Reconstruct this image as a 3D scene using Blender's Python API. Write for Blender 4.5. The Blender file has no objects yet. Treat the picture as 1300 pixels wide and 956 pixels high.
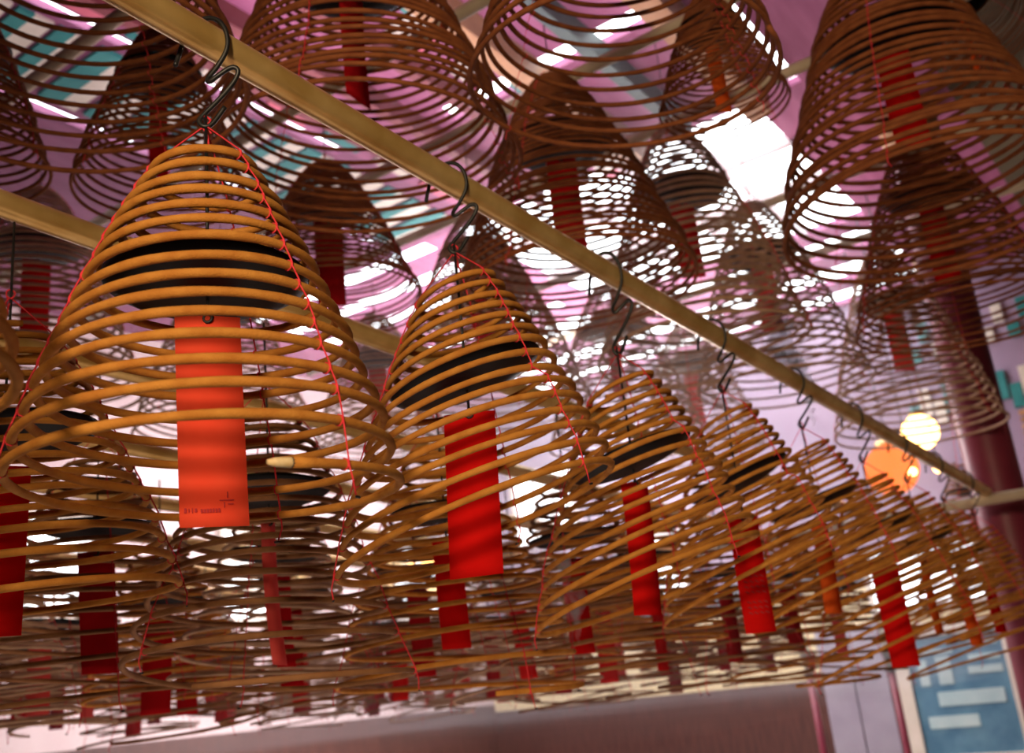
import bpy, math, random
import numpy as np
from mathutils import Vector, Matrix

random.seed(7)
SC = bpy.context.scene
COL = SC.collection
PI = math.pi

# ------------------------------------------------------------------ frame of the temple hall
# u runs along the hanging poles, v runs across them, z is up
P0 = np.array([-0.399, 1.299])
_d = np.array([0.3228, 0.4711]); _d = _d / np.linalg.norm(_d)
_v = np.array([-_d[1], _d[0]])
ANG = math.atan2(_d[1], _d[0])
def W(u, v, z):
    q = P0 + _d * u + _v * v
    return (float(q[0]), float(q[1]), float(z))

# ------------------------------------------------------------------ mesh helpers
class MB:
    def __init__(s):
        s.v = []; s.f = []; s.m = []; s.sm = []
    def add(s, vs, fs, mi=0, smooth=True):
        o = len(s.v); s.v.extend([tuple(map(float, p)) for p in vs])
        s.f.extend([tuple(i + o for i in f) for f in fs])
        s.m.extend([mi] * len(fs)); s.sm.extend([smooth] * len(fs))
    def tube(s, pts, r, n=8, closed=False, caps=True, mi=0):
        p = np.asarray(pts, float); N = len(p)
        r = np.full(N, r) if np.isscalar(r) else np.asarray(r, float)
        if closed: t = np.roll(p, -1, 0) - np.roll(p, 1, 0)
        else: t = np.gradient(p, axis=0)
        t /= np.maximum(np.linalg.norm(t, axis=1), 1e-9)[:, None]
        nrm = np.zeros_like(p)
        a = np.array([0, 0, 1.0]) if abs(t[0][2]) < .9 else np.array([1.0, 0, 0])
        x = a - t[0] * (a @ t[0]); x /= np.linalg.norm(x)
        for i in range(N):
            x = x - t[i] * (x @ t[i]); x /= max(np.linalg.norm(x), 1e-9); nrm[i] = x
        b = np.cross(t, nrm)
        an = np.linspace(0, 2 * PI, n, endpoint=False)
        vs = (p[:, None, :] + r[:, None, None] * (np.cos(an)[None, :, None] * nrm[:, None, :] + np.sin(an)[None, :, None] * b[:, None, :])).reshape(-1, 3)
        fs = []
        for i in range(N if closed else N - 1):
            j = (i + 1) % N
            for k in range(n):
                l = (k + 1) % n
                fs.append((i * n + k, i * n + l, j * n + l, j * n + k))
        if caps and not closed:
            fs.append(tuple(range(n - 1, -1, -1))); fs.append(tuple((N - 1) * n + k for k in range(n)))
        s.add(vs, fs, mi)
    def box(s, a, b, mi=0):
        x0, y0, z0 = a; x1, y1, z1 = b
        vs = [(x0, y0, z0), (x1, y0, z0), (x1, y1, z0), (x0, y1, z0), (x0, y0, z1), (x1, y0, z1), (x1, y1, z1), (x0, y1, z1)]
        s.add(vs, [(0, 3, 2, 1), (4, 5, 6, 7), (0, 1, 5, 4), (1, 2, 6, 5), (2, 3, 7, 6), (3, 0, 4, 7)], mi, False)
    def lathe(s, prof, n=32, c=(0, 0, 0), mi=0):
        vs = []; fs = []
        an = np.linspace(0, 2 * PI, n, endpoint=False)
        for r, z in prof:
            for a in an: vs.append((c[0] + r * math.cos(a), c[1] + r * math.sin(a), c[2] + z))
        for i in range(len(prof) - 1):
            for k in range(n):
                l = (k + 1) % n
                fs.append((i * n + k, i * n + l, (i + 1) * n + l, (i + 1) * n + k))
        s.add(vs, fs, mi)
    def mesh(s, name, mats):
        me = bpy.data.meshes.new(name)
        me.from_pydata(s.v, [], s.f)
        me.polygons.foreach_set('use_smooth', s.sm)
        me.polygons.foreach_set('material_index', s.m)
        for m in (mats if isinstance(mats, (list, tuple)) else [mats]): me.materials.append(m)
        me.validate(); me.update()
        return me

def link(name, me, parent=None, loc=None, rot=None):
    o = bpy.data.objects.new(name, me); COL.objects.link(o)
    if parent: o.parent = parent
    if loc is not None: o.location = loc
    if rot is not None: o.rotation_euler = rot
    return o
def empty(name, loc, rotz=0):
    o = bpy.data.objects.new(name, None); COL.objects.link(o)
    o.location = loc; o.rotation_euler = (0, 0, rotz); o.empty_display_size = .05
    return o
def tag(o, label, cat, group=None):
    o['label'] = label; o['category'] = cat
    if group: o['group'] = group
    return o

# ------------------------------------------------------------------ materials
def nodes(name):
    m = bpy.data.materials.new(name); m.use_nodes = True
    nt = m.node_tree; nt.nodes.clear()
    out = nt.nodes.new('ShaderNodeOutputMaterial')
    return m, nt, out
def principled(name, c1, c2=None, scale=20, rough=.6, metal=0, bump=0, bscale=80, detail=3, coords='Object', stretch=None, spec=.4):
    m, nt, out = nodes(name); N = nt.nodes; L = nt.links
    b = N.new('ShaderNodeBsdfPrincipled'); L.new(b.outputs[0], out.inputs[0])
    b.inputs['Roughness'].default_value = rough; b.inputs['Metallic'].default_value = metal
    b.inputs['Specular IOR Level'].default_value = spec
    tc = N.new('ShaderNodeTexCoord'); src = tc.outputs[coords]
    if stretch:
        mp = N.new('ShaderNodeMapping'); mp.inputs['Scale'].default_value = stretch
        L.new(src, mp.inputs[0]); src = mp.outputs[0]
    if c2:
        n = N.new('ShaderNodeTexNoise'); n.inputs['Scale'].default_value = scale; n.inputs['Detail'].default_value = detail
        L.new(src, n.inputs[0])
        r = N.new('ShaderNodeValToRGB'); r.color_ramp.elements[0].position = .35; r.color_ramp.elements[1].position = .68
        r.color_ramp.elements[0].color = (*c1, 1); r.color_ramp.elements[1].color = (*c2, 1)
        L.new(n.outputs[0], r.inputs[0]); L.new(r.outputs[0], b.inputs['Base Color'])
    else: b.inputs['Base Color'].default_value = (*c1, 1)
    if bump:
        n2 = N.new('ShaderNodeTexNoise'); n2.inputs['Scale'].default_value = bscale; L.new(src, n2.inputs[0])
        bp = N.new('ShaderNodeBump'); bp.inputs['Strength'].default_value = bump; bp.inputs['Distance'].default_value = .002
        L.new(n2.outputs[0], bp.inputs['Height']); L.new(bp.outputs[0], b.inputs['Normal'])
    return m
def emis(name, c, st):
    m, nt, out = nodes(name)
    e = nt.nodes.new('ShaderNodeEmission'); e.inputs[0].default_value = (*c, 1); e.inputs[1].default_value = st
    nt.links.new(e.outputs[0], out.inputs[0]); return m
def paper(name, c, c2, tr=.35):
    m, nt, out = nodes(name); N = nt.nodes; L = nt.links
    tc = N.new('ShaderNodeTexCoord'); n = N.new('ShaderNodeTexNoise'); n.inputs['Scale'].default_value = 30; L.new(tc.outputs['Object'], n.inputs[0])
    r = N.new('ShaderNodeMix'); r.data_type = 'RGBA'; r.inputs[6].default_value = (*c, 1); r.inputs[7].default_value = (*c2, 1); L.new(n.outputs[0], r.inputs[0])
    d = N.new('ShaderNodeBsdfDiffuse'); t = N.new('ShaderNodeBsdfTranslucent'); mx = N.new('ShaderNodeMixShader'); mx.inputs[0].default_value = tr
    L.new(r.outputs[2], d.inputs[0]); L.new(r.outputs[2], t.inputs[0]); L.new(d.outputs[0], mx.inputs[1]); L.new(t.outputs[0], mx.inputs[2]); L.new(mx.outputs[0], out.inputs[0])
    return m

M = {}
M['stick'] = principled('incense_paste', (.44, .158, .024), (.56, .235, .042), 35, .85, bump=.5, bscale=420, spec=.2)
M['stick_backlit'] = principled('incense_paste_backlit', (.19, .050, .014), (.27, .082, .024), 25, .8, bump=.4, bscale=300, spec=.25)  # darkened paste: backlit shade of the overhead coils put into the colour
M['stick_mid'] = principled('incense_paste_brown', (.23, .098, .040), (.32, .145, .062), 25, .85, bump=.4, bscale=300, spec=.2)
M['stick_hazed'] = principled('incense_paste_hazed', (.40, .24, .15), (.52, .33, .22), 25, .85, spec=.2)  # paler paste: smoke haze over the distant coils put into the colour
M['tip'] = principled('raw_stick_end', (.72, .50, .24), (.82, .62, .36), 120, .8)
M['char'] = principled('charred_end', (.02, .015, .012), (.05, .04, .035), 150, .9)
M['tray'] = principled('black_tin', (.002, .002, .003), (.004, .004, .006), 12, .5, spec=.15)
M['wire'] = principled('black_wire', (.006, .006, .007), (.018, .016, .015), 60, .45)
M['thread'] = principled('red_thread', (.62, .018, .03), (.80, .05, .07), 200, .8)
M['red'] = paper('red_paper', (.80, .012, .010), (.70, .008, .008), .3)
M['verm'] = paper('red_paper_lit', (.92, .085, .040), (.98, .12, .06), .35)  # red paper with the first tag's stronger light put into its colour
M['orange'] = paper('orange_paper', (.85, .13, .02), (.9, .18, .03), .35)
M['pink'] = paper('pink_paper', (.80, .09, .085), (.85, .13, .12), .35)
M['dkred'] = paper('dark_red_paper', (.52, .010, .014), (.46, .008, .014), .2)
M['ink'] = principled('faded_ink', (.36, .02, .025), (.45, .03, .035), 90, .9)
M['brass'] = principled('worn_gilt_pole', (.60, .36, .11), (.84, .57, .23), 9, .32, .55, bump=.15, bscale=60)
M['bamboo'] = principled('grey_bamboo', (.50, .40, .27), (.62, .52, .38), 8, .6, bump=.1, bscale=30)

# ------------------------------------------------------------------ incense coils
# (turn index, radius, drop below the tie) for the ordinary coil; one row per turn
A_TAB = [(.066, -.070), (.080, -.096), (.100, -.131), (.110, -.155), (.123, -.181), (.134, -.208), (.146, -.236), (.160, -.270),
         (.172, -.302), (.186, -.332), (.195, -.359), (.206, -.390), (.219, -.424), (.229, -.455), (.239, -.496), (.246, -.535), (.250, -.690)]
B_TAB = A_TAB[:13] + [(.236, -.470), (.254, -.520), (.276, -.590), (.300, -.670), (.310, -.740)]
def u_tab(R, H, turns, z0=-.06, p=.72, q=1.25, r0=.05):
    out = []
    for k in range(turns + 1):
        s = k / turns
        zz = s ** q
        out.append((r0 + (R - r0) * (zz ** p), z0 - H * zz))
    return out
def spiral(tab, kmax, seg=44, phi0=0, wob=.003, seed=0, k0=0.0):
    rnd = random.Random(seed)
    ph = [rnd.uniform(0, 6.28) for _ in range(6)]
    ks = np.linspace(k0, kmax, int((kmax - k0) * seg) + 1)
    idx = np.arange(len(tab)); R = np.array([t[0] for t in tab]); Z = np.array([t[1] for t in tab])
    r = np.interp(ks, idx, R); z = np.interp(ks, idx, Z)
    # soften the corners of the table
    w = 15; ker = np.ones(w) / w
    r = np.convolve(np.pad(r, w // 2, mode='edge'), ker, 'valid'); z = np.convolve(np.pad(z, w // 2, mode='edge'), ker, 'valid')
    phi = phi0 - 2 * PI * ks
    grow = ks / max(kmax, 1)
    z = z + wob * grow * (np.sin(phi + ph[0]) * 1.2 + np.sin(2 * phi + ks * .8 + ph[1]) + .7 * np.sin(.63 * phi + ph[2]))
    r = r + wob * .8 * grow * (np.sin(2 * phi + ph[3] + ks * .5) + np.sin(.71 * phi + ph[4]))
    return ks, phi, np.stack([r * np.cos(phi), r * np.sin(phi), z], 1)

def make_coil_meshes(key, tab, kmax, rs, phi0, wob, seed, thr_az, nside=8, seg=44, thread=True, tip=None, k0=0.0):
    ks, phi, P = spiral(tab, kmax, seg, phi0, wob, seed, k0)
    mb = MB()
    rnd = random.Random(seed + 5)
    rr = np.array([rs * (1 + .05 * math.sin(i * .7) + rnd.uniform(-.03, .03)) for i in range(len(P))])
    mb.tube(P, rr, nside)
    out = {'stick': mb, 'tip': None, 'threads': []}
    if tip:
        t = P[-1] - P[-3]; t /= np.linalg.norm(t)
        e = MB(); q = [P[-1] - t * .001, P[-1] + t * rs * .6, P[-1] + t * rs * 3.2, P[-1] + t * rs * 5.0]
        e.tube(q, [rs * .98, rs * 1.02, rs * .92, rs * .45], nside); out['tip'] = e
        c = MB(); c.tube([P[-1] - t * .0015, P[-1] + t * .0015], rs * 1.06, nside); out['ring'] = c
    if thread:
        for az in thr_az:
            tb = MB(); line = [(0, 0, .002), (.006 * math.cos(az), .006 * math.sin(az), -.004)]
            # crossings of this azimuth
            a0 = (phi0 - az) / (2 * PI)
            k = a0 - math.floor(a0)
            while k < k0 + .02: k += 1
            while k < kmax - .02:
                i = min(range(len(ks)), key=lambda j: abs(ks[j] - k)); c = P[i]
                er = np.array([math.cos(az), math.sin(az), 0.]); ez = np.array([0, 0, 1.])
                # little ring round the stick
                ring = [c + (rs + .0008) * (math.cos(q) * er + math.sin(q) * ez) for q in np.linspace(0, 2 * PI, 8, endpoint=False)]
                tb.tube(ring, .0011, 4, closed=True)
                line.append(tuple(c + er * (rs + .0012) + ez * rs * .5)); line.append(tuple(c + er * (rs + .0016) - ez * rs * .5))
                k += 1
            last = np.array(line[-1]); er = np.array([math.cos(az), math.sin(az), 0.]); et = np.array([-math.sin(az), math.cos(az), 0])
            line += [tuple(last + er * .004 - np.array([0, 0, .015])), tuple(last + er * .002 + et * .006 - np.array([0, 0, .034]))]
            tb.tube(line, .0013, 4)
            kn = last + er * .002 + et * .006 - np.array([0, 0, .036])
            tb.tube([kn + et * .006, kn, kn - et * .004 + er * .003, kn - np.array([0, 0, .008])], .0018, 4, mi=1)
            out['threads'].append(tb)
    return out

def tie_mesh():
    t = MB()
    pts = [(.007 * math.cos(a), .003 * math.sin(a * 2), .008 + .009 * math.sin(a)) for a in np.linspace(0, 2 * PI, 14, endpoint=False)]
    t.tube(pts, .0017, 5, closed=True)
    t.tube([(-.006, 0, .004), (.004, .002, -.002), (.008, 0, -.012)], .0018, 5)
    t.tube([(.005, .002, .004), (-.003, -.002, -.003), (.002, .003, -.014), (.004, .0, -.03)], .0016, 5)
    return t.mesh('tie', M['thread'])
TIE = tie_mesh()
def tray_mesh(R):
    t = MB(); t.lathe([(.0005, -.022 * R / .14), (R * .5, -.019 * R / .14), (R * .82, -.009 * R / .14), (R * .98, .003), (R, .008), (R * .985, .0085), (R * .8, -.004 * R / .14), (R * .4, -.013 * R / .14), (.0005, -.016 * R / .14)], 40)
    return t.mesh('tray', M['tray'])
def wire_mesh(z0, z1, r=.0026, slant=0):
    t = MB(); t.tube([(0, 0, z0), (0.001, 0, z0 * .6 + z1 * .4), (slant, 0, z1)], r, 6)
    # ring holding the paper
    pts = [(slant + .006 * math.cos(a), .0, z1 - .006 + .006 * math.sin(a)) for a in np.linspace(0, 2 * PI, 10, endpoint=False)]
    t.tube(pts, r, 5, closed=True)
    return t.mesh('wire', M['wire'])
def tag_mesh(w, h, mat, curl=0.0, bow=0.0, skew=0.0):
    n = 14; vs = []; fs = []; th = .0007
    for s in (-1, 1):
        for i in range(n + 1):
            q = i / n; y = bow * math.sin(PI * q) + curl * q * q + s * th / 2
            for sx in (-.5, 0, .5):
                vs.append((sx * w + skew * q, y + (.004 * abs(sx) * 2 * (1 - q)), -h * q - (skew * .15 * sx if i == n else 0)))
    o = (n + 1) * 3
    for i in range(n):
        for c in range(2):
            a = i * 3 + c
            fs.append((a, a + 1, a + 4, a + 3)); fs.append((o + a, o + a + 3, o + a + 4, o + a + 1))
        fs.append((i * 3, i * 3 + 3, o + i * 3 + 3, o + i * 3)); fs.append((i * 3 + 2, o + i * 3 + 2, o + i * 3 + 5, i * 3 + 5))
    for i in (0, n):
        for c in range(2):
            a = i * 3 + c; fs.append((a, o + a, o + a + 1, a + 1) if i == 0 else (a, a + 1, o + a + 1, o + a))
    mb = MB(); mb.add(vs, fs, 0, True)
    return mb.mesh('paper_tag', mat)

KIND = {}
def coil_kind(key, tab, kmax, rs, phi0, wob, seed, mat, tray_r, tray_z, thr_az=(-.90, 1.19, 3.29), nside=8, seg=44, tip=False, k0=0.0):
    g = make_coil_meshes(key, tab, kmax, rs, phi0, wob, seed, thr_az, nside, seg, True, tip, k0)
    k = {'stick': g['stick'].mesh('incense_stick', mat), 'tip': g['tip'].mesh('stick_tip', M['tip']) if g['tip'] else None,
         'ring': g['ring'].mesh('charred_ring', M['char']) if g['tip'] else None,
         'threads': [t.mesh('thread', [M['thread'], M['wire']]) for t in g['threads']],
         'tray': tray_mesh(tray_r), 'tray_z': tray_z}
    KIND[key] = k
VIEW = .29   # azimuth (rad) that points to the right as seen by the camera near the first coil
coil_kind('first', A_TAB, 15.19, .0061, VIEW, .0020, 3, M['stick'], .138, -.250, (VIEW - .90, VIEW - .90 + 2.094, VIEW - .90 + 4.189), 10, 64, True)
TH3 = (-.90, -.90 + 2.094, -.90 + 4.189)
coil_kind('a1', A_TAB, 14.95, .0061, 1.0, .0028, 11, M['stick'], .138, -.250, TH3, nside=8, seg=52)
coil_kind('a2', A_TAB, 15.15, .0061, 2.1, .0036, 23, M['stick'], .138, -.250, TH3, nside=8, seg=52)
coil_kind('sag', B_TAB, 16.6, .0061, 2.6, .0040, 27, M['stick'], .138, -.250, TH3, nside=8, seg=48)
coil_kind('b1', B_TAB, 15.9, .0061, 1.0, .005, 31, M['stick_mid'], .138, -.245, nside=6, seg=40)
coil_kind('b2', A_TAB, 15.3, .0061, 4.0, .006, 47, M['stick_mid'], .138, -.250, nside=6, seg=40)
coil_kind('p1', B_TAB, 15.4, .0061, 5.2, .006, 53, M['stick_hazed'], .138, -.250, nside=6, seg=36)
L_TAB = [(r, z - .33) for r, z in A_TAB]
coil_kind('long', L_TAB, 15.1, .0066, 3.0, .005, 57, M['stick_mid'], .138, -.58, nside=6, seg=40)
coil_kind('u1', u_tab(.44, .95, 25), 25, .0080, 2.4, .006, 61, M['stick_backlit'], .20, -.36, nside=8, seg=56)
coil_kind('u2', u_tab(.44, .95, 37), 36.4, .0066, .6, .007, 67, M['stick_backlit'], .20, -.36, nside=7, seg=48)
coil_kind('u4', u_tab(.44, .95, 33), 32.6, .0076, 1.9, .008, 69, M['stick_backlit'], .20, -.36, nside=8, seg=52)
coil_kind('u3', u_tab(.44, 1.05, 29), 28.6, .0075, 4.1, .007, 71, M['stick_hazed'], .20, -.36, nside=6, seg=44)
coil_kind('s1', u_tab(.27, .62, 26, r0=.03), 25.7, .0058, 1.3, .004, 73, M['stick_backlit'], .14, -.25, nside=6, seg=40)

TAGS = {}
def get_tag(kind, w, h, curl, bow, skew):
    k = (kind, round(w, 3), round(h, 3), round(curl, 3), round(bow, 3), round(skew, 3))
    if k not in TAGS: TAGS[k] = tag_mesh(w, h, M[kind], curl, bow, skew)
    return TAGS[k]
WIRES = {}
def get_wire(z0, z1):
    k = (round(z0, 2), round(z1, 3))
    if k not in WIRES: WIRES[k] = wire_mesh(k[0], k[1])
    return WIRES[k]
CATG = 'incense coil'
def coil(key, loc, label, group=None, rotz=0.0, tilt=(0, 0), scale=1.0, tagk='red', tw=.085, th=.28, tyaw=0.0, tagz=-.30, curl=0, bow=.004, skew=0, top=.02, hscale=1.0, lean=None):
    k = KIND[key]
    root = empty('incense_coil', loc, 0)
    tag(root, label, CATG, group)
    T = Matrix.Rotation(tilt[0], 4, 'X') @ Matrix.Rotation(tilt[1], 4, 'Y') @ Matrix.Rotation(rotz, 4, 'Z') @ Matrix.Diagonal((scale, scale, scale * hscale, 1))
    def place(name, me, par=root, pre=None):
        L = T if pre is None else T @ pre
        if lean is None:
            o = link(name, me, par)
            if par is root: o.matrix_local = L
            return o
        c = me.copy(); c.transform(lean @ L); return link(name, c, par)   # a sheared, sagging copy of its own
    st = place('incense_stick', k['stick'])
    if k['tip']:
        tp = place('stick_tip', k['tip'], st); tp['label'] = 'pale broken end of the stick'
        rg = place('charred_ring', k['ring'], st); rg['label'] = 'dark ring behind the pale end'
    for t in k['threads']:
        place('thread', t)
    o = link('thread_knot', TIE, root); o.rotation_euler = (0, 0, rotz)
    place('ash_tray', k['tray'], root, Matrix.Translation((0, 0, k['tray_z'])))
    zt = tagz
    wr = link('wire', get_wire(top, zt), root)
    if tagk:
        pt = link('paper_tag', get_tag(tagk, tw, th, curl, bow, skew), root, (0, 0, zt - .006 + .004), (0, 0, tyaw))
        return root, pt
    return root, None

# the view direction at a place, so that a paper turned by 0 faces the doorway the photograph is taken from
def face(loc): return math.atan2(loc[1], loc[0]) - PI / 2

# ------------------------------------------------------------------ poles
def pole_z(u): return 2.583 - .0362 * u
def pole(u0, u1, v0, v1, z0, z1, r0, r1, mat, label, name='hanging_pole', group=None, nodes_every=0):
    a = np.array(W(u0, v0, z0)); b = np.array(W(u1, v1, z1)); c = (a + b) / 2
    n = 40; mb = MB(); pts = []; rr = []
    for i in range(n + 1):
        s = i / n; pts.append(a + (b - a) * s - c); r = r0 + (r1 - r0) * s
        rr.append(r * (1 + .012 * math.sin(i * 1.7)))
    mb.tube(pts, rr, 20)
    o = link(name, mb.mesh(name, mat), None, tuple(c)); tag(o, label, 'pole', group); return o
pole(-2.2, 5.0, 0, 0, pole_z(-2.2), pole_z(5.0), .0225, .030, M['brass'], 'thick gilded pole carrying the front row of incense coils')
ORD = ['first', 'second', 'third', 'fourth', 'fifth', 'sixth', 'seventh', 'eighth', 'ninth', 'tenth', 'eleventh', 'twelfth']
SP = .571
rows_v = [.60, 1.20, 1.80, 2.40, 3.0, 3.6, 4.2]
def row_z(v, u): return pole_z(u) - .035
for i, v in enumerate(rows_v):
    pole(-1.4, 5.0, v, v, row_z(v, -1.4), row_z(v, 5.0), .024, .029, M['brass'], f'gilded coil-hung pole, {ORD[i+1]} pole counting back from the thick front pole')
pole(5.0, 5.0, -1.6, 5.4, pole_z(5) - .045, pole_z(5) - .045, .028, .028, M['bamboo'], 'grey cross pole under the far end of the gilded pole')

# ------------------------------------------------------------------ bent hooks
def hook_mesh():
    mb = MB()
    R = .030
    key = [(-.046, -.038), (-.040, -.012), (-.030, .014), (-.014, .030), (.006, .033), (.024, .024), (.034, .004), (.033, -.022), (.018, -.048), (.004, -.068),
           (.008, -.077), (.024, -.069), (.042, -.059), (.050, -.064), (.042, -.080), (.020, -.106), (-.002, -.130), (-.008, -.142), (-.001, -.151), (.010, -.146), (.028, -.120)]
    # smooth
    p = np.array(key, float); out = []
    for i in range(len(p) - 1):
        a = p[max(i - 1, 0)]; b = p[i]; c = p[i + 1]; d = p[min(i + 2, len(p) - 1)]
        for t in np.linspace(0, 1, 5, endpoint=False):
            out.append(.5 * ((2 * b) + (-a + c) * t + (2 * a - 5 * b + 4 * c - d) * t * t + (-a + 3 * b - 3 * c + d) * t ** 3))
    out.append(p[-1])
    mb.tube([(q[0], 0.004 * math.sin(i * .2), q[1]) for i, q in enumerate(out)], .0037, 8)
    return mb.mesh('wire_hook', M['wire'])
HOOK = hook_mesh()
def hook(u, v, z, label, drop=0.0, sc=1.0):
    o = link('wire_hook', HOOK, None, W(u, v, z)); o.rotation_euler = (0, 0, ANG - PI / 2 + .5)
    o.scale = (1, 1, 1 + drop)
    tag(o, label, 'hook', None); return o

# ------------------------------------------------------------------ front row
front = [  # n, du, drop of the tie, sideways sag, tag kind, width, height, extra yaw, tag z, curl, skew, kind
    (-1, .03, .000, -.02, 'red', .085, .28, .2, -.30, 0, 0, 'a1'),
    (0, -.008, .000, -.012, 'verm', .086, .29, .05, -.292, .0, .006, 'first'),
    (1, -.012, .004, .25, 'red', .092, .29, -.05, -.310, 0, -.012, 'a1'),
    (2, .0, .058, .28, 'red', .080, .285, .75, -.300, .03, .012, 'a2'),
    (3, .0, .022, .32, 'red', .085, .30, .45, -.345, 0, -.004, 'a1'),
    (4, .02, .012, .32, 'orange', .085, .28, .95, -.30, .02, .012, 'a2'),
    (5, .03, .030, .30, 'red', .092, .36, .1, -.36, 0, .006, 'sag'),
    (6, .02, .022, .28, 'orange', .05, .28, .9, -.32, 0, 0, 'a2'),
    (7, .0, .030, .24, 'orange', .08, .28, .9, -.35, .0, .01, 'sag'),
    (8, .0, .030, .2, 'red', .08, .26, .9, -.30, .0, .0, 'a2'),
]
front_labels = [
    'close brown coil of which only the edge of its loops shows, first on front pole',
    'largest tan incense coil with a brightly lit red paper tag and a pale broken stick end',
    'tan incense coil with a wide bright red tag, next behind the largest coil',
    'tan incense coil with a twisted red tag, third whole coil on the front pole',
    'tan coil whose red tag carries columns of dark writing',
    'tilted brown coil with a narrow orange tag, fifth whole coil on the front pole',
    'brown coil with a low broad red tag, sixth whole coil on the front pole',
    'brown coil, seventh whole coil on the front pole, tag edge-on',
    'small-looking brown coil with a short orange tag near the front pole end',
    'last brown coil of the front pole beside the grey cross pole',
]
def sight_lean(loc, a):
    az = math.atan2(loc[1], loc[0]) - PI / 2    # the loops sag to one side while the axis stays plumb
    m = Matrix.Identity(4); m[2][0] = a * math.cos(az); m[2][1] = a * math.sin(az)
    return m
TAGOBJ = {}
for i, (n, du, drop, tl, tk, tw, th, yaw, tz, curl, skew, kind) in enumerate(front):
    u = n * SP + du
    z = pole_z(u) - .150 - drop
    loc = W(u, 0, z)
    root, pt = coil(kind, loc, front_labels[i], 'coils on the front pole', rotz=0 if kind == 'first' else face(loc) + .05 * n, tagk=tk, tw=tw, th=th, tyaw=face(loc) + yaw, tagz=tz, curl=curl, skew=skew, lean=sight_lean(loc, tl))
    TAGOBJ[n] = pt
    hl = ['bent black wire hook of the closest coil at the near end of the front pole',
          'large bent black wire hook above the largest coil', 'bent black hook above the coil with the wide bright red tag',
          'bent black hook above the coil with the twisted red tag', 'bent black hook above the coil with the written red tag',
          'bent hook above the fifth whole coil of the front pole', 'bent hook above the sixth whole coil of the front pole',
          'small bent hook above the seventh whole coil, before the glowing lantern', 'small bent hook above the eighth whole coil of the front pole',
          'last small hook on the front pole by the cross pole'][i]
    hook(u, 0, pole_z(u), hl, drop / .15)

def strokes(parent, rects, y=-.0012):
    mb = MB()
    for (x, z, w, h) in rects: mb.box((x - w / 2, y - .0003, z - h / 2), (x + w / 2, y, z + h / 2))
    o = link('writing', mb.mesh('writing', M['ink']), parent); o['label'] = 'faint dark brush writing'
# small brushed mark and a row of tiny faded figures near the foot of the first tag
strokes(TAGOBJ[0], [(.021, -.256, .018, .0012), (.022, -.249, .0012, .008), (.018, -.262, .0012, .007), (.026, -.261, .007, .0012)] +
        [(-.030 + .0042 * k, -.268, .0013 if k % 3 else .003, .006 - .001 * (k % 2)) for k in range(4)] + [(-.010 + .0036 * k, -.269, .0026, .005) for k in range(7)])
rc = []
for c in range(4):
    for k in range(7):
        for q in range(3): rc.append((-.024 + .0155 * c + .0035 * (q - 1), -.155 - .0135 * k - (.012 if k > 3 else 0) - .002 * q, .0075 - .002 * q, .0022))
strokes(TAGOBJ[3], rc, -.0022)

# ------------------------------------------------------------------ rows behind
B_SPEC = {  # (row, n): tag kind, width, height, yaw, tag z, key
    (0, 0): ('red', .09, .28, .0, -.30), (0, 1): ('pink', .05, .30, .95, -.30), (0, 2): ('red', .075, .28, .2, -.31), (0, 3): ('red', .08, .28, .5, -.3), (0, 4): ('red', .08, .3, 1.1, -.32),
    (1, 1): ('dkred', .085, .29, .05, -.30), (2, 2): ('dkred', .09, .3, .1, -.29), (1, 3): ('dkred', .07, .28, .1, -.31),
}
rnd = random.Random(99)
for i, v in enumerate(rows_v):
    n0, n1 = [(0, 8), (1, 9), (1, 9), (2, 9), (2, 9), (3, 9), (4, 9), (5, 9)][i]
    for j, n in enumerate(range(n0, n1)):
        u = n * SP + .045 + rnd.uniform(-.03, .03)
        if (i, n) == (0, 0): u = .03
        z = row_z(v, u) - .150 - rnd.uniform(.0, .06) - (.02 if i < 2 else .035)
        if i == 0 and n in (0,): z = row_z(v, u) - .185
        loc = W(u, v + rnd.uniform(-.02, .02), z)
        tk, tw, th, yw, tz = B_SPEC.get((i, n), (rnd.choice(['red', 'dkred', 'dkred', 'red', 'pink']), rnd.uniform(.07, .09), rnd.uniform(.24, .30), rnd.uniform(-.9, .9), -.30))
        key = ['a2', 'b1', 'b2', 'p1', 'b1', 'p1', 'b2', 'p1'][(i * 3 + n) % 8] if i > 0 else ['a2', 'b1', 'sag', 'b1'][n % 4]
        if i >= 4: key = 'p1' if (n + i) % 2 else 'b2'
        extra = {'red': 'red tag', 'dkred': 'dark red tag', 'pink': 'pink tag'}[tk]
        coil(key, loc, f'brown incense coil with {extra}, {ORD[j]} coil in view along the {ORD[i+1]} pole', f'coils on the {ORD[i+1]} pole', rotz=rnd.uniform(0, 6.28), tilt=(rnd.uniform(-.07, .07), rnd.uniform(-.07, .07)),
             tagk=tk, tw=tw, th=th, tyaw=face(loc) + yw, tagz=tz, curl=rnd.uniform(-.01, .02), skew=rnd.uniform(-.01, .02), top=.15)

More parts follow.
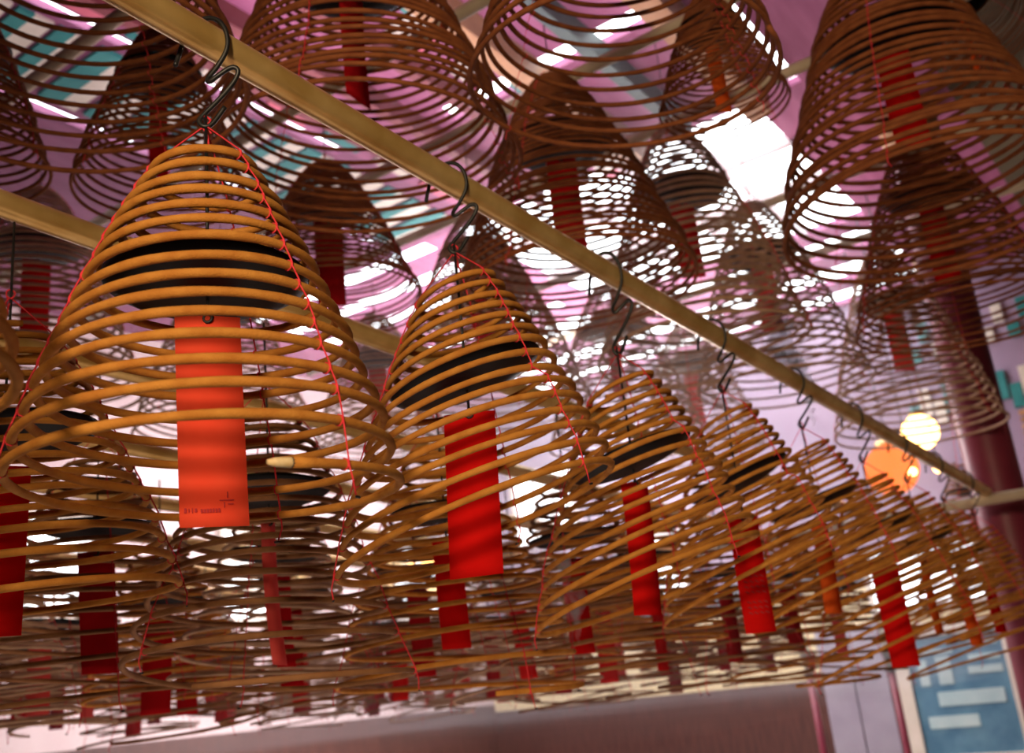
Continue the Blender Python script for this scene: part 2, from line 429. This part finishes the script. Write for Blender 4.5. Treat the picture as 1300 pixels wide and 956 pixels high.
# ------------------------------------------------------------------ big coils on the upper poles (u, v, bottom z, kind, scale, ...)
UP = [
    # u, v, zb, key, scale, hscale, tagkind, yaw, rot, tilt, label
    (.20, .72, 2.93, 'u1', .86, .9, None, .2, 2.2, (0, 0), 'wide dark coil overhead between the first and second poles, opening straight above'),
    (.98, .60, 2.98, 'u2', .98, 1.0, 'dkred', .95, 1.2, (.02, 0), 'tall dark bell-shaped coil behind the thick front pole, red tag inside'),
    (1.03, -.23, 2.92, 'u1', .80, 1.0, 'dkred', .6, 3.3, (.04, .06), 'near dark coil with wide loose loops hanging in front of the skylight'),
    (2.46, -.50, 2.90, 'u4', 1.12, 1.0, 'red', .1, .8, (.0, .0), 'largest dark coil overhead with a red tag, before the maroon column'),
    (3.55, -.32, 2.88, 'u2', .95, 1.0, 'red', .4, 2.0, (0, 0), 'brown coil half hidden below the largest dark overhead coil'),
    (4.95, .25, 2.76, 'u3', 1.05, 1.0, 'pink', .4, 4.0, (0, 0), 'hazy pinkish coil hanging before the lavender end wall'),
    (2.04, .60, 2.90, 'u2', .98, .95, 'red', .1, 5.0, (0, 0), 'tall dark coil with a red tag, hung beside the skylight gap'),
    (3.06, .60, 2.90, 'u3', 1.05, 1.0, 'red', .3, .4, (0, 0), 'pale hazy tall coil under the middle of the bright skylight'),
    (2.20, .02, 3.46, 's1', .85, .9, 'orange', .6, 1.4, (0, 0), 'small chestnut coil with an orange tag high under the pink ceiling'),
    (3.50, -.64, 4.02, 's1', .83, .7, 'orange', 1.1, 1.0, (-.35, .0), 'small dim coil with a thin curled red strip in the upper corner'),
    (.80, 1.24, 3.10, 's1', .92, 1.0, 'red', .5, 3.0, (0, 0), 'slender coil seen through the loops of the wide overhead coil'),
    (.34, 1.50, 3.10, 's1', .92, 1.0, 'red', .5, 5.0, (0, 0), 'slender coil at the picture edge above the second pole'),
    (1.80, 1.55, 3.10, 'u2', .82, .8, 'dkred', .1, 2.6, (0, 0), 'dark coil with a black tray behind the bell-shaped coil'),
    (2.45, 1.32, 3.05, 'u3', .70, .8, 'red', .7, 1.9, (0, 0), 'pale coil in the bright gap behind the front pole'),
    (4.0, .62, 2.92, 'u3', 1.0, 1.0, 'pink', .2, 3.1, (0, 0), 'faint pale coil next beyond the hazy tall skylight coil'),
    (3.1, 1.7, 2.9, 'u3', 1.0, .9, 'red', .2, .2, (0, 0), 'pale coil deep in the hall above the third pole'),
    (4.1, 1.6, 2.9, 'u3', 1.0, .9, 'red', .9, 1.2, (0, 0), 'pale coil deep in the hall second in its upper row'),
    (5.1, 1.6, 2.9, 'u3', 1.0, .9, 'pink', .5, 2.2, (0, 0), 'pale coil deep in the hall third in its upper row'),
    (1.2, 2.6, 2.9, 'u3', .95, .9, 'red', .2, 3.2, (0, 0), 'pale coil above the fifth pole near the painted ceiling boards'),
    (.4, 2.3, 2.9, 'u2', .95, .9, 'dkred', .2, 4.2, (0, 0), 'brown coil with dark red tag low under the painted ceiling boards'),
    (2.2, 2.7, 2.9, 'u3', .95, .9, 'red', .6, 5.2, (0, 0), 'pale coil above the fifth pole farther from the painted boards'),
    (3.3, 2.7, 2.9, 'u3', .95, .9, 'red', .3, .9, (0, 0), 'pale coil far back above the fifth pole'),
]
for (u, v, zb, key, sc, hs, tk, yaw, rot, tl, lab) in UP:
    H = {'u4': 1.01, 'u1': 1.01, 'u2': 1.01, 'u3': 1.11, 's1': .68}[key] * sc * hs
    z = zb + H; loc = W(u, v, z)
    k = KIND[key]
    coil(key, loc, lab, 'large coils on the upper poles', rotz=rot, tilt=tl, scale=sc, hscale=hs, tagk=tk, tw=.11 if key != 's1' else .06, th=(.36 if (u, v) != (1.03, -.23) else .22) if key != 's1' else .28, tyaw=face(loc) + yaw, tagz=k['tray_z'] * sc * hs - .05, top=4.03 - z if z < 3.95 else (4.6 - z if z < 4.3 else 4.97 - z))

# one more coil right of the cross pole
loc = W(5.12, -.42, 2.30)
coil('b1', loc, 'orange-brown coil with no neighbour beyond it, in front of the maroon column foot', None, rotz=1, tagk='orange', tw=.05, th=.2, tyaw=face(loc) + .9, top=.12, scale=1.0)

loc = W(6.0, .27, 3.14)
coil('long', loc, 'distant coil on long red strings that make a narrow triangle beside the maroon column', None, rotz=.6, tagk='orange', tw=.06, th=.26, tyaw=face(loc) + .5, tagz=-.64, top=.6)

# upper cross poles (pale bamboo) and dark rods along the ceiling
for k, u in enumerate((.95, 1.78, 2.42, 3.06, 4.2, 5.1)):
    pole(u, u, -2.4, 4.2, 4.04, 4.04, .026, .026, M['bamboo'], f'pale bamboo cross pole high overhead, {ORD[k]} of the upper cross poles from the near end')

# ------------------------------------------------------------------ room shell
def struct(name, me, loc=(0, 0, 0)):
    o = link(name, me, None, loc); o.rotation_euler = (0, 0, ANG); o['kind'] = 'structure'; return o
ORG = W(0, 0, 0)
def ubox(name, boxes, mats):
    mb = MB()
    for b in boxes:
        (u0, u1, v0, v1, z0, z1) = b[:6]; mb.box((u0, v0, z0), (u1, v1, z1), b[6] if len(b) > 6 else 0)
    return struct(name, mb.mesh(name, mats), ORG)

M['floor'] = principled('stone_floor', (.16, .14, .13), (.24, .21, .19), 3, .7)
M['ceil'] = principled('magenta_boards', (.30, .075, .17), (.39, .115, .23), 2.0, .7, stretch=(1, 6, 1))
M['ceil_dark'] = principled('plum_boards', (.20, .05, .12), (.27, .08, .17), 2.5, .7, stretch=(1, 6, 1))
M['teal'] = principled('teal_paint', (.015, .17, .17), (.03, .23, .22), 5, .6)
M['cream'] = principled('cream_paint', (.62, .55, .46), (.70, .62, .53), 5, .7)
M['rose'] = principled('rose_paint', (.60, .12, .18), (.68, .18, .25), 5, .7)
M['beam'] = principled('ochre_beam', (.33, .15, .06), (.42, .22, .10), 6, .6)
M['ochre'] = principled('ochre_slats', (.50, .24, .10), (.60, .32, .15), 6, .6)
M['darkbeam'] = principled('dark_green_beam', (.03, .05, .05), (.05, .08, .07), 6, .6)
M['redbeam'] = principled('dark_red_beam', (.16, .03, .04), (.22, .05, .06), 6, .6)
M['plaster'] = principled('pale_pink_plaster', (.55, .42, .43), (.66, .54, .54), 1.6, .85)
M['lav'] = principled('lavender_plaster', (.27, .19, .28), (.36, .26, .36), 1.2, .85)
M['dado'] = principled('dark_wood_dado', (.07, .025, .02), (.11, .04, .03), 4, .55, stretch=(8, 8, 1))
M['olive'] = principled('dark_olive', (.09, .07, .04), (.13, .10, .055), 2, .85)  # dark olive tone for near and right walls and part of the ceiling
M['maroon'] = principled('maroon_lacquer', (.16, .015, .035), (.22, .025, .05), 4, .45)
M['sky'] = emis('sky_glass', (.92, .97, 1.0), 7.0)
M['win'] = emis('day_window', (.95, .97, 1.0), 6.0)
M['glow'] = emis('lantern_glow', (1.0, .50, .14), 14.0)
M['amber'] = emis('amber_lantern_glow', (1.0, .17, .0), 1.8)
M['bronze'] = principled('dark_bronze', (.06, .05, .04), (.14, .11, .07), 25, .5, .5)
M['yellow'] = principled('yellow_plaster', (.72, .58, .30), (.80, .66, .38), 2, .85)
M['grey'] = principled('grey_violet_panel', (.30, .26, .32), (.36, .32, .38), 3, .8)
M['bluepane'] = principled('blue_painted_board', (.07, .17, .26), (.12, .25, .34), 6, .4)
M['paleblue'] = principled('pale_blue_board', (.38, .52, .54), (.48, .60, .60), 6, .4)

U0, U1, V0, V1, ZC = -5.0, 9.0, -3.2, 6.4, 5.0
ubox('floor', [(U0, U1, V0, V1, -.1, 0)], M['floor'])
ubox('wall_near', [(U0 - .1, U0, V0 - .1, V1 + .1, 0, ZC)], M['olive'])
ubox('wall_right', [(U0, U1, V0 - .1, V0, 0, ZC)], M['olive'])
ubox('wall_back', [(U0, U1, V1, V1 + .1, 0, 1.58, 1), (U0, U1, V1, V1 + .1, 1.58, ZC, 0)], [M['plaster'], M['dado']])
ubox('wall_end', [(U1, U1 + .1, V0, V1, 0, 1.50, 1), (U1, U1 + .1, V0, V1, 1.50, 2.3, 2), (U1, U1 + .1, V0, V1, 2.5, ZC, 0)], [M['lav'], M['dado'], M['yellow']])

# ceiling: boards with a big skylight and narrow daylight gaps
S = (4.75, 7.0, .75, 3.2)           # skylight
gaps_u = [(2.90, 2.97, .2, 3.35), (3.70, 3.78, .2, 4.75), (.42, .50, 3.62, 4.75)]     # v0, v1, u0, u1
strips = [(4.75 + .46 * k, 4.98 + .46 * k, 3.45, 5.6) for k in range(6)] + [(7.25, 7.6, .75, 5.4), (7.9, 8.3, .75, 5.4), (8.55, 8.9, .75, 5.4)]
gap_v = (3.42, 3.58, .75, 2.2)      # u0,u1,v0,v1
# grid cells
us = sorted({g[0] for g in strips} | {g[1] for g in strips} | {U0, U1, S[0], S[1], .2, 3.35, 4.75, 3.62, 3.42, 3.58}); vs_ = sorted({-.25} | {g[2] for g in strips} | {g[3] for g in strips} | {V0, V1, .75, 3.2, 2.2, 2.90, 2.97, 3.70, 3.78, .42, .50})
cb = []; hb = []
for a in range(len(us) - 1):
    for b in range(len(vs_) - 1):
        uc = (us[a] + us[a + 1]) / 2; vc = (vs_[b] + vs_[b + 1]) / 2
        hole = (S[0] < uc < S[1] and S[2] < vc < S[3]) or any(g[0] < vc < g[1] and g[2] < uc < g[3] for g in gaps_u) or any(g[0] < uc < g[1] and g[2] < vc < g[3] for g in strips) or (gap_v[0] < uc < gap_v[1] and gap_v[2] < vc < gap_v[3])
        q = (us[a], us[a + 1], vs_[b], vs_[b + 1])
        if hole: hb.append(q)
        else: cb.append((*q, ZC, ZC + .08, 2 if vc < -.25 else (1 if ((vc > 2.9 and uc < 4.4) or uc < .2) else 0)))
ubox('ceiling', cb, [M['ceil'], M['ceil_dark'], M['olive']])
ubox('window_1', [(*q, ZC + .05, ZC + .07) for q in hb], M['sky'])
# mullions and beams
bars = []
for v in (1.25, 1.75, 2.25, 2.75): bars.append((S[0], S[1], v - .018, v + .018, ZC - .03, ZC + .05))
for u in (5.4, 6.1): bars.append((u - .025, u + .025, S[2], S[3], ZC - .03, ZC + .05))
ubox('trim_1', bars, M['plaster'])
ubox('trim_2', [(-1, 4.7, .62, .76, ZC - .16, ZC), (1.5, 4.7, 1.46, 1.58, ZC - .16, ZC)], M['beam'])
ubox('trim_3', [(1.5, 4.6, 1.10, 1.17, ZC - .14, ZC)], M['darkbeam'])
ubox('trim_4', [(.5, 4.7, v, v + .06, ZC - .12, ZC) for v in (1.93, 2.3, 2.62)], M['redbeam'])
# painted stripes between the gaps: teal, cream and rose boards
st = []
rb = random.Random(4)
u = .6
while u < 4.5:
    w = rb.choice([.08, .10, .12]); st.append((u, u + w, 3.02, 3.62, ZC - .02, ZC, 0)); st.append((u + w, u + w + .10, 3.02, 3.62, ZC - .02, ZC, 1)); u += w + .10 + rb.choice([.03, .05])
u = 2.0
while u < 4.6:
    st.append((u, u + .1, 1.62, 1.72, ZC - .02, ZC, 0)); st.append((u + .12, u + .3, 1.62, 1.88, ZC - .02, ZC, 1)); st.append((u + .30, u + .40, 1.75, 1.88, ZC - .02, ZC, 2)); u += .5
for k in range(9): st.append((.4 + k * .45, .4 + k * .45 + .3, 2.76, 2.86, ZC - .02, ZC, k % 3))
ubox('trim_5', st, [M['teal'], M['cream'], M['rose']])

# painted frieze high on the end wall and windows
fr = []
for k in range(6):
    v = -.1 + k * .22
    fr.append((U1 - .04, U1, v, v + .10, 3.72, 3.98, k % 2)); fr.append((U1 - .04, U1, v + .11, v + .2, 3.62, 3.84, (k + 1) % 2)); fr.append((U1 - .04, U1, v, v + .10, 4.25, 4.4, (k + 1) % 2)); fr.append((U1 - .04, U1, v + .11, v + .2, 4.42, 4.6, k % 2))
ubox('trim_6', fr, [M['teal'], M['cream'], M['rose']])

sl = []
for k in range(16):
    z = 2.62 + k * .062
    sl.append((U1 - .05, U1, -2.6, .30, z, z + .034, k % 2))
ubox('trim_7', sl, [M['beam'], M['ochre']])
# windows along the back wall and end wall
n = 2
def window(name, wall, c, w, z0, z1, cols, rows):
    fb = []; pb = []
    t = .05
    def bx(a, b, d0, d1, q0, q1):
        if wall == 'back': return (a, b, V1 - d1, V1 - d0, q0, q1)
        return (U1 - d1, U1 - d0, a, b, q0, q1)
    for (a, b, q0, q1) in [(c - w / 2 - t, c + w / 2 + t, z0 - t, z0), (c - w / 2 - t, c + w / 2 + t, z1, z1 + t), (c - w / 2 - t, c - w / 2, z0, z1), (c + w / 2, c + w / 2 + t, z0, z1)]: fb.append(bx(a, b, 0, .07, q0, q1))
    for i in range(1, cols): x = c - w / 2 + w * i / cols; fb.append(bx(x - .012, x + .012, 0, .05, z0, z1))
    for i in range(1, rows): z = z0 + (z1 - z0) * i / rows; fb.append(bx(c - w / 2, c + w / 2, 0, .05, z - .012, z + .012))
    o = ubox(name, fb, M['cream'])
    mb = MB(); b = bx(c - w / 2, c + w / 2, .01, .025, z0, z1); mb.box((b[0], b[2], b[4]), (b[1], b[3], b[5]))
    p = link('pane', mb.mesh('pane', M['win']), o)
window('window_2', 'back', 1.2, .9, 2.55, 3.3, 3, 3)
window('window_3', 'back', 3.4, .9, 2.55, 3.3, 3, 3)
window('window_4', 'back', 5.6, .9, 2.55, 3.3, 3, 3)
window('window_5', 'back', 7.8, .9, 2.55, 3.3, 3, 3)
window('window_6', 'end', 5.4, .8, 3.3, 4.1, 3, 3)
window('window_7', 'end', 4.1, .7, 2.5, 3.1, 3, 2)
window('window_8', 'end', 1.4, .95, 2.06, 2.55, 4, 1)
# blue board window, grey door leaf
fb = [(U1 - .06, U1, .82, .88, .7, 1.80), (U1 - .06, U1, 1.70, 1.86, .7, 1.92), (U1 - .06, U1, .82, 1.86, 1.775, 1.90), (U1 - .06, U1, .82, 1.86, .7, .78)]
w9 = ubox('window_9', fb, M['cream'])
mb = MB(); mb.box((U1 - .03, .86, .75), (U1 - .01, 1.72, 1.79)); link('board', mb.mesh('board', M['bluepane']), w9)
mb = MB()
for (a, b, q0, q1) in [(1.30, 1.60, 1.62, 1.66), (.92, 1.16, 1.66, 1.70), (.92, 1.18, 1.54, 1.59), (.92, 1.20, 1.43, 1.49), (1.34, 1.46, 1.36, 1.60), (1.54, 1.62, 1.36, 1.58), (.95, 1.5, 1.18, 1.30), (1.2, 1.62, 1.0, 1.1)]:
    mb.box((U1 - .038, a, q0), (U1 - .03, b, q1))
link('pale_stroke', mb.mesh('pale_stroke', M['paleblue']), w9)
d1 = ubox('door_1', [(U1 - .05, U1, 1.90, 2.20, .05, 1.95), (U1 - .05, U1, 2.215, 2.50, .05, 1.95)], M['grey'])


# ------------------------------------------------------------------ maroon columns
def column(u, v, r, label):
    t = empty('red_column', W(u, v, 0), ANG)
    tag(t, label, 'column')
    mb = MB(); mb.lathe([(r, .35), (r, 1.5), (r * .99, 3.0), (r * .97, ZC - .25)], 36)
    link('shaft', mb.mesh('shaft', M['maroon']), t)
    mb = MB(); mb.lathe([(r * 1.0, 0), (r * 1.35, 0), (r * 1.4, .12), (r * 1.25, .25), (r * 1.02, .36)], 36)
    link('base', mb.mesh('base', M['cream']), t)
    mb = MB(); mb.lathe([(r * .98, ZC - .26), (r * 1.25, ZC - .2), (r * 1.3, ZC - .02), (r * .5, ZC)], 36)
    link('capital', mb.mesh('capital', M['beam']), t)
column(5.6, .045, .145, 'thick maroon lacquered column behind the end of the gilded pole')
column(8.3, .52, .17, 'maroon column standing beside the blue board window')

# processional staffs
def staff(u, v, ztop, label):
    t = empty('processional_staff', W(u, v, 0), ANG); tag(t, label, 'staff')
    mb = MB(); mb.tube([(0, 0, .02), (0, 0, ztop - .22)], .028, 12); link('pole_shaft', mb.mesh('pole_shaft', M['maroon']), t)
    mb = MB(); mb.lathe([(.0005, 0), (.042, .0), (.048, .02), (.032, .05), (.028, .09), (.046, .12), (.050, .16), (.034, .19), (.012, .22), (.0005, .23)], 18, (0, 0, ztop - .23))
    link('finial', mb.mesh('finial', M['bronze']), t)
    mb = MB(); mb.lathe([(.0005, 0), (.09, 0), (.09, .03), (.03, .05), (.0225, .06)], 18); link('foot', mb.mesh('foot', M['dado']), t)
staff(7.5, 1.42, 1.76, 'red staff with a bronze finial standing before the cream window post')
staff(7.5, 2.07, 1.79, 'red staff with a bronze finial standing before the grey door')

# lantern
def lantern(u, v, z, r, label, mat=None):
    t = empty('lantern', W(u, v, z), ANG); tag(t, label, 'lantern')
    mb = MB(); mb.lathe([(r * math.sin(a) + .0005, -r * math.cos(a)) for a in np.linspace(0, PI, 17)], 28)
    link('globe', mb.mesh('globe', mat or M['glow']), t)
    mb = MB(); mb.lathe([(.0005, r * 1.18), (r * .4, r * 1.12), (r * .45, r * .93), (.0005, r * .9)], 20); link('cap', mb.mesh('cap', M['brass']), t)
    mb = MB(); mb.tube([(0, 0, r * 1.1), (0, 0, ZC - z)], .006, 6); link('cord', mb.mesh('cord', M['wire']), t)
lantern(6.6, .62, 3.11, .125, 'bright round glowing lantern behind the gilded pole end')
lantern(7.2, 1.02, 3.00, .20, 'larger dim amber lantern beside the bright round lantern', M['amber'])
lantern(6.9, .62, 2.89, .035, 'small bare bulb right below the bright round lantern')
lantern(6.9, .80, 2.90, .030, 'smaller bare bulb below the amber lantern')
lantern(5.6, 4.55, 2.72, .055, 'bright bulb glowing low behind the coils below the largest coil')
lantern(5.75, 4.50, 2.78, .06, 'twin of the low glowing bulb, hung slightly higher beside it')
lantern(7.6, 3.15, 2.05, .045, 'small yellow bulb under the written red tag')

# ------------------------------------------------------------------ camera
cam = bpy.data.cameras.new('camera'); co = bpy.data.objects.new('camera', cam); COL.objects.link(co)
cam.sensor_width = 36.0; cam.lens = 36.0; cam.clip_start = .05; cam.clip_end = 100
pt, rl = math.radians(17.5), math.radians(6.0)
fw = Vector((0, math.cos(pt), math.sin(pt))); up0 = Vector((0, -math.sin(pt), math.cos(pt))); rt0 = Vector((1, 0, 0))
Rv = rt0 * math.cos(rl) - up0 * math.sin(rl); Uv = rt0 * math.sin(rl) + up0 * math.cos(rl)
mt = Matrix((( Rv.x, Uv.x, -fw.x, 0), (Rv.y, Uv.y, -fw.y, 0), (Rv.z, Uv.z, -fw.z, 1.6), (0, 0, 0, 1)))
co.matrix_world = mt
cam.dof.use_dof = True; cam.dof.focus_distance = 1.5; cam.dof.aperture_fstop = 36.0 / 8.5; cam.dof.aperture_blades = 0
SC.camera = co

# ------------------------------------------------------------------ light
w = bpy.data.worlds.new('world'); SC.world = w; w.use_nodes = True
w.node_tree.nodes['Background'].inputs[0].default_value = (.8, .85, 1, 1); w.node_tree.nodes['Background'].inputs[1].default_value = .2
def light(name, kind, loc, target, energy, color, size=.3, spot=None, blend=.6):
    l = bpy.data.lights.new(name, kind); l.energy = energy; l.color = color
    if kind == 'AREA': l.size = size
    else: l.shadow_soft_size = size
    if spot: l.spot_size = spot; l.spot_blend = blend
    o = bpy.data.objects.new(name, l); COL.objects.link(o); o.location = loc
    o.rotation_euler = (Vector(target) - Vector(loc)).to_track_quat('-Z', 'Y').to_euler(); return o
light('warm_lamp', 'SPOT', (-.25, -2.2, 2.45), (.5, 2.4, 2.10), 560, (1, .77, .50), .22, math.radians(53), .6)
light('under_fill', 'AREA', W(1.5, 1.2, .4), W(1.5, 1.2, 3), 26, (1, .76, .62), 3.0)  # added fill from below to lift the coil undersides, no real fixture
light('hall_fill', 'POINT', W(6.6, 3.0, 3.3), W(6.5, 2.0, 0), 270, (1, .88, .86), .4)  # added fill to brighten the far hall and its haze, no real fixture
light('ceiling_fill', 'AREA', W(2.4, 1.6, 4.2), W(2.4, 1.6, 6), 48, (1, .85, .92), 2.5)  # added upward fill to brighten the ceiling boards, no real fixture
light('far_ceiling_fill', 'AREA', W(6.0, 3.0, 4.0), W(6.0, 3.0, 6), 130, (1, .88, .92), 2.5)  # second added upward fill, for the ceiling at the far end
light('back_wall_fill', 'AREA', W(5.0, 4.5, 2.7), W(5.0, 6.4, 2.7), 150, (1, .88, .86), 3.0)  # added fill aimed at the back wall to brighten it behind the coils

# drifting incense smoke in the far half of the hall
m, nt, out = nodes('incense_haze')
vs = nt.nodes.new('ShaderNodeVolumePrincipled'); vs.inputs['Color'].default_value = (.92, .88, .95, 1); vs.inputs['Anisotropy'].default_value = .35
tc = nt.nodes.new('ShaderNodeTexCoord'); nz = nt.nodes.new('ShaderNodeTexNoise'); nz.inputs['Scale'].default_value = .9; nz.inputs['Detail'].default_value = 3
mr = nt.nodes.new('ShaderNodeMapRange'); mr.inputs[1].default_value = .35; mr.inputs[2].default_value = .7; mr.inputs[3].default_value = .008; mr.inputs[4].default_value = .10
nt.links.new(tc.outputs['Object'], nz.inputs[0]); nt.links.new(nz.outputs[0], mr.inputs[0]); nt.links.new(mr.outputs[0], vs.inputs['Density'])
nt.links.new(vs.outputs[0], out.inputs['Volume'])
mb = MB(); mb.box((1.6, .32, 1.45), (8.9, 6.3, 4.9))
hz = link('smoke_haze', mb.mesh('smoke_haze', m), None, ORG); hz.rotation_euler = (0, 0, ANG); hz['kind'] = 'stuff'
tag(hz, 'pale drifting incense smoke hanging in the far half of the hall', 'smoke')

# thin curls of smoke rising from burning coil ends
m, nt, out = nodes('smoke_curl')
vs = nt.nodes.new('ShaderNodeVolumePrincipled'); vs.inputs['Color'].default_value = (.93, .94, 1, 1)
tc = nt.nodes.new('ShaderNodeTexCoord'); nz = nt.nodes.new('ShaderNodeTexNoise'); nz.inputs['Scale'].default_value = 16; nz.inputs['Detail'].default_value = 3; nz.inputs['Distortion'].default_value = 1.2
mr = nt.nodes.new('ShaderNodeMapRange'); mr.inputs[1].default_value = .45; mr.inputs[2].default_value = .72; mr.inputs[3].default_value = 0; mr.inputs[4].default_value = 60
nt.links.new(tc.outputs['Object'], nz.inputs[0]); nt.links.new(nz.outputs[0], mr.inputs[0]); nt.links.new(mr.outputs[0], vs.inputs['Density']); nt.links.new(vs.outputs[0], out.inputs['Volume'])
def curl(u, v, z, h, r, seed, label):
    rg = random.Random(seed); a = rg.uniform(0, 6); pts = []; rr = []
    for i in range(26):
        q = i / 25; pts.append((.05 * h / .3 * math.sin(a + q * 5) * q, .03 * math.cos(a + q * 7) * q, h * q)); rr.append(r * (.15 + .85 * q) * (1 if q < .85 else (1 - q) / .15 + .05))
    mb = MB(); mb.tube(pts, rr, 12); o = link('smoke_curl', mb.mesh('smoke_curl', m), None, W(u, v, z)); o['kind'] = 'stuff'; tag(o, label, 'smoke')
curl(1.35, .33, 1.72, .22, .035, 3, 'thin bluish smoke curl rising beside the wide bright red tag')
curl(1.75, .60, 1.70, .20, .035, 5, 'thin smoke curl drifting across the lower red tag of the second pole')
curl(4.1, .55, 2.75, .70, .10, 8, 'whitish smoke plume under the skylight beyond the front pole')

SC.view_settings.view_transform = 'Standard'; SC.view_settings.look = 'None'; SC.view_settings.gamma = 1; SC.view_settings.use_curve_mapping = False
SC.view_settings.exposure = 0.0
SC.cycles.use_denoising = True
SC.cycles.max_bounces = 6; SC.cycles.diffuse_bounces = 3; SC.cycles.glossy_bounces = 2; SC.cycles.transmission_bounces = 3; SC.cycles.transparent_max_bounces = 6
SC.cycles.sample_clamp_indirect = 4.0
